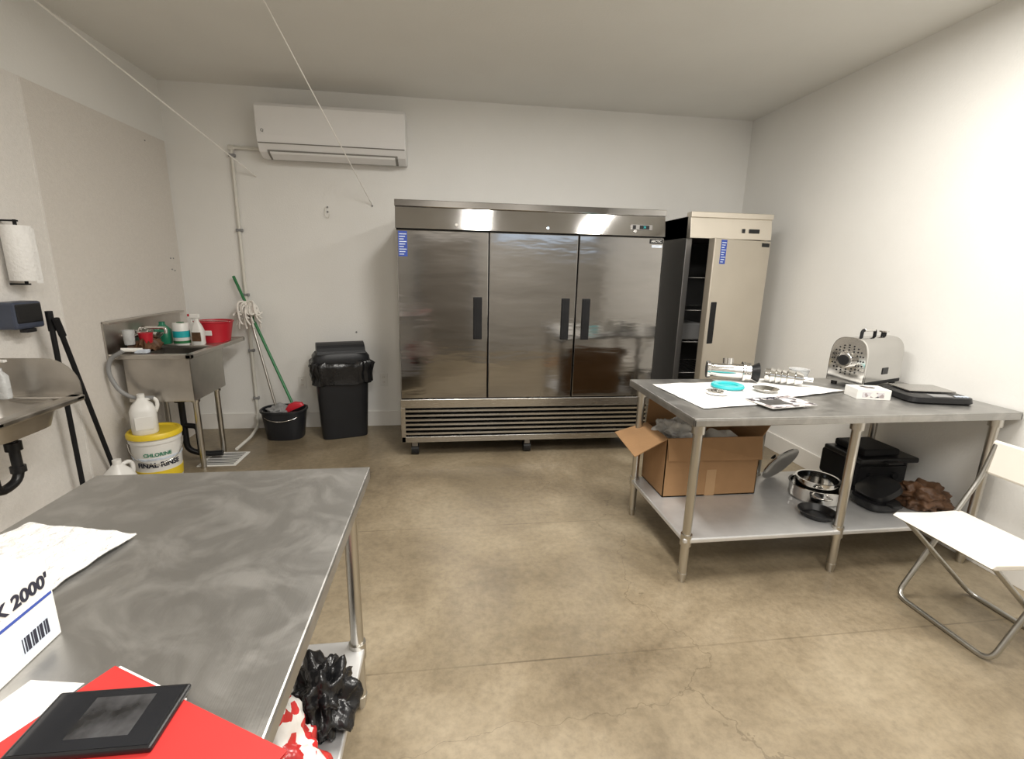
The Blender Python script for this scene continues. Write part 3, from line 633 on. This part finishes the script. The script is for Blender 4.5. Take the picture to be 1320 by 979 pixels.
for i in range(60):
    a=random.uniform(0,6.28);q=random.uniform(.03,.12);hz=random.uniform(-.13,.05)
    b=Vector((-1.35,-.15,1.09))
    pts=[b,b+Vector((math.cos(a)*q*.6,math.sin(a)*q*.5,.09*random.random()+.03)),b+Vector((math.cos(a)*q,math.sin(a)*q*.7,hz*.4)),b+Vector((math.cos(a+.3)*q*1.05,math.sin(a+.3)*q*.75,hz))]
    tube(g,'strand_%d'%i,pts,.008,'mop')
# ------------------------------------------------------------------ trash can
g=group('trash_can',(-.575,-.235,0),math.radians(17))
loft(g,'body',[(0,0,.19,.115,0),(0,0,.195,.12,.01),(0,0,.225,.14,.62),(0,0,.232,.146,.63),(0,0,.232,.146,.66)],'lid',n=6)
loft(g,'liner_bag',[(0,0,.226,.142,.50),(0,0,.245,.16,.51),(0,0,.25,.165,.58),(0,0,.262,.172,.64),(0,0,.262,.172,.69),(0,0,.235,.15,.71)],'bag',n=5,wr=.13,wf=20,seg=96)
loft(g,'lid_base',[(0,0,.235,.15,.69),(0,0,.24,.153,.70),(0,0,.238,.152,.745),(0,0,.215,.14,.775)],'lid',n=5)
prism(g,'swing_flap',[(-.13,.765)]+[(-.13*math.cos(a),.77+.095*math.sin(a)) for a in [i*math.pi/10 for i in range(11)]]+[(.13,.765)],'x',-.20,.20,'lid',.012)
box(g,'flap_edge',(-.205,-.138,.765),(.205,-.120,.785),'lid',.005)
# ------------------------------------------------------------------ items on left table
g=group('folded_towel',(0,0,TZ))
sheet(g,'cloth',[(-.70,-3.61),(-.40,-3.68),(-.362,-3.47),(-.64,-3.395)],'cloth',nx=80,ny=60,amp=.008,f=28,seed=7,th=.004,edge=.006)
g=group('film_roll_carton',(-.30,-3.78,TZ))
box(g,'carton',(-.28,-.36,0),(0,0,.148),'white',.002)
text(g,'print','PACK 2000\'',.031,'ink',FX(.0004,-.006,.112,'+x'),ax='RIGHT',bold=.03);box(g,'stripe',(0,-.35,.082),(.0006,-.004,.087),'blue')
box(g,'barcode_plate',(0,-.075,.018),(.0005,-.02,.05),'label')
for i in range(12): box(g,'bar_%d'%i,(.0004,-.072+i*.0042,.021),(.001,-.0705+i*.0042+.0012*(i%3),.047),'ink')
g=group('red_folder',(-.062,-4.076,TZ),math.radians(-29))
box(g,'back_cover',(-.18,-.13,0),(.18,.13,.002),'redf',.0005);box(g,'paper_stack',(-.174,-.12,.002),(-.02,.134,.0045),'paper');box(g,'front_cover',(-.18,-.13,.0048),(.18,.13,.0065),'redf',.0005)
g=group('tablet',(-.105,-3.982,TZ+.0072),math.radians(-1))
box(g,'case',(-.09,-.051,0),(.09,.051,.009),'black',.003);box(g,'glass',(-.084,-.046,.0085),(.084,.046,.0096),'screen');box(g,'picture',(-.03,-.03,.0096),(.05,.035,.0098),'photo')
g=group('paper_sheets',(0,0,TZ));sheet(g,'sheet',[(-.34,-4.10),(-.26,-4.12),(-.185,-3.90),(-.27,-3.885)],'paper',amp=.001,seed=2,th=.0005)
g=group('black_plastic_bag',(.02,-3.43,SZ))
crumple(g,'bag',(0,0,.075),(.075,.09,.10),'bag',amp=.6,f=16,seed=3,zmin=.002)
g=group('flour_bag',(-.03,-3.68,SZ))
crumple(g,'bag',(0,0,.13),(.11,.12,.15),'bagprint',amp=.35,f=12,seed=8,zmin=.002)
# ------------------------------------------------------------------ world + camera
w=bpy.data.worlds.new('world');S.world=w;w.use_nodes=True
w.node_tree.nodes['Background'].inputs[0].default_value=(.72,.84,1,1);w.node_tree.nodes['Background'].inputs[1].default_value=2.0
cd=bpy.data.cameras.new('camera');co=bpy.data.objects.new('camera',cd);COL.objects.link(co);S.camera=co
cd.sensor_width=36;cd.lens=613.87/1320*36;cd.clip_start=.02
y,t,r=.137,.226,.023
F=Vector((math.sin(y)*math.cos(t),math.cos(y)*math.cos(t),-math.sin(t)))
R0=Vector((math.cos(y),-math.sin(y),0));U0=R0.cross(F)
R=math.cos(r)*R0+math.sin(r)*U0;U=-math.sin(r)*R0+math.cos(r)*U0
m=Matrix((R,U,-F)).transposed().to_4x4();m.translation=(.375,-4.591,1.518);co.matrix_world=m
S.view_settings.view_transform='Standard'
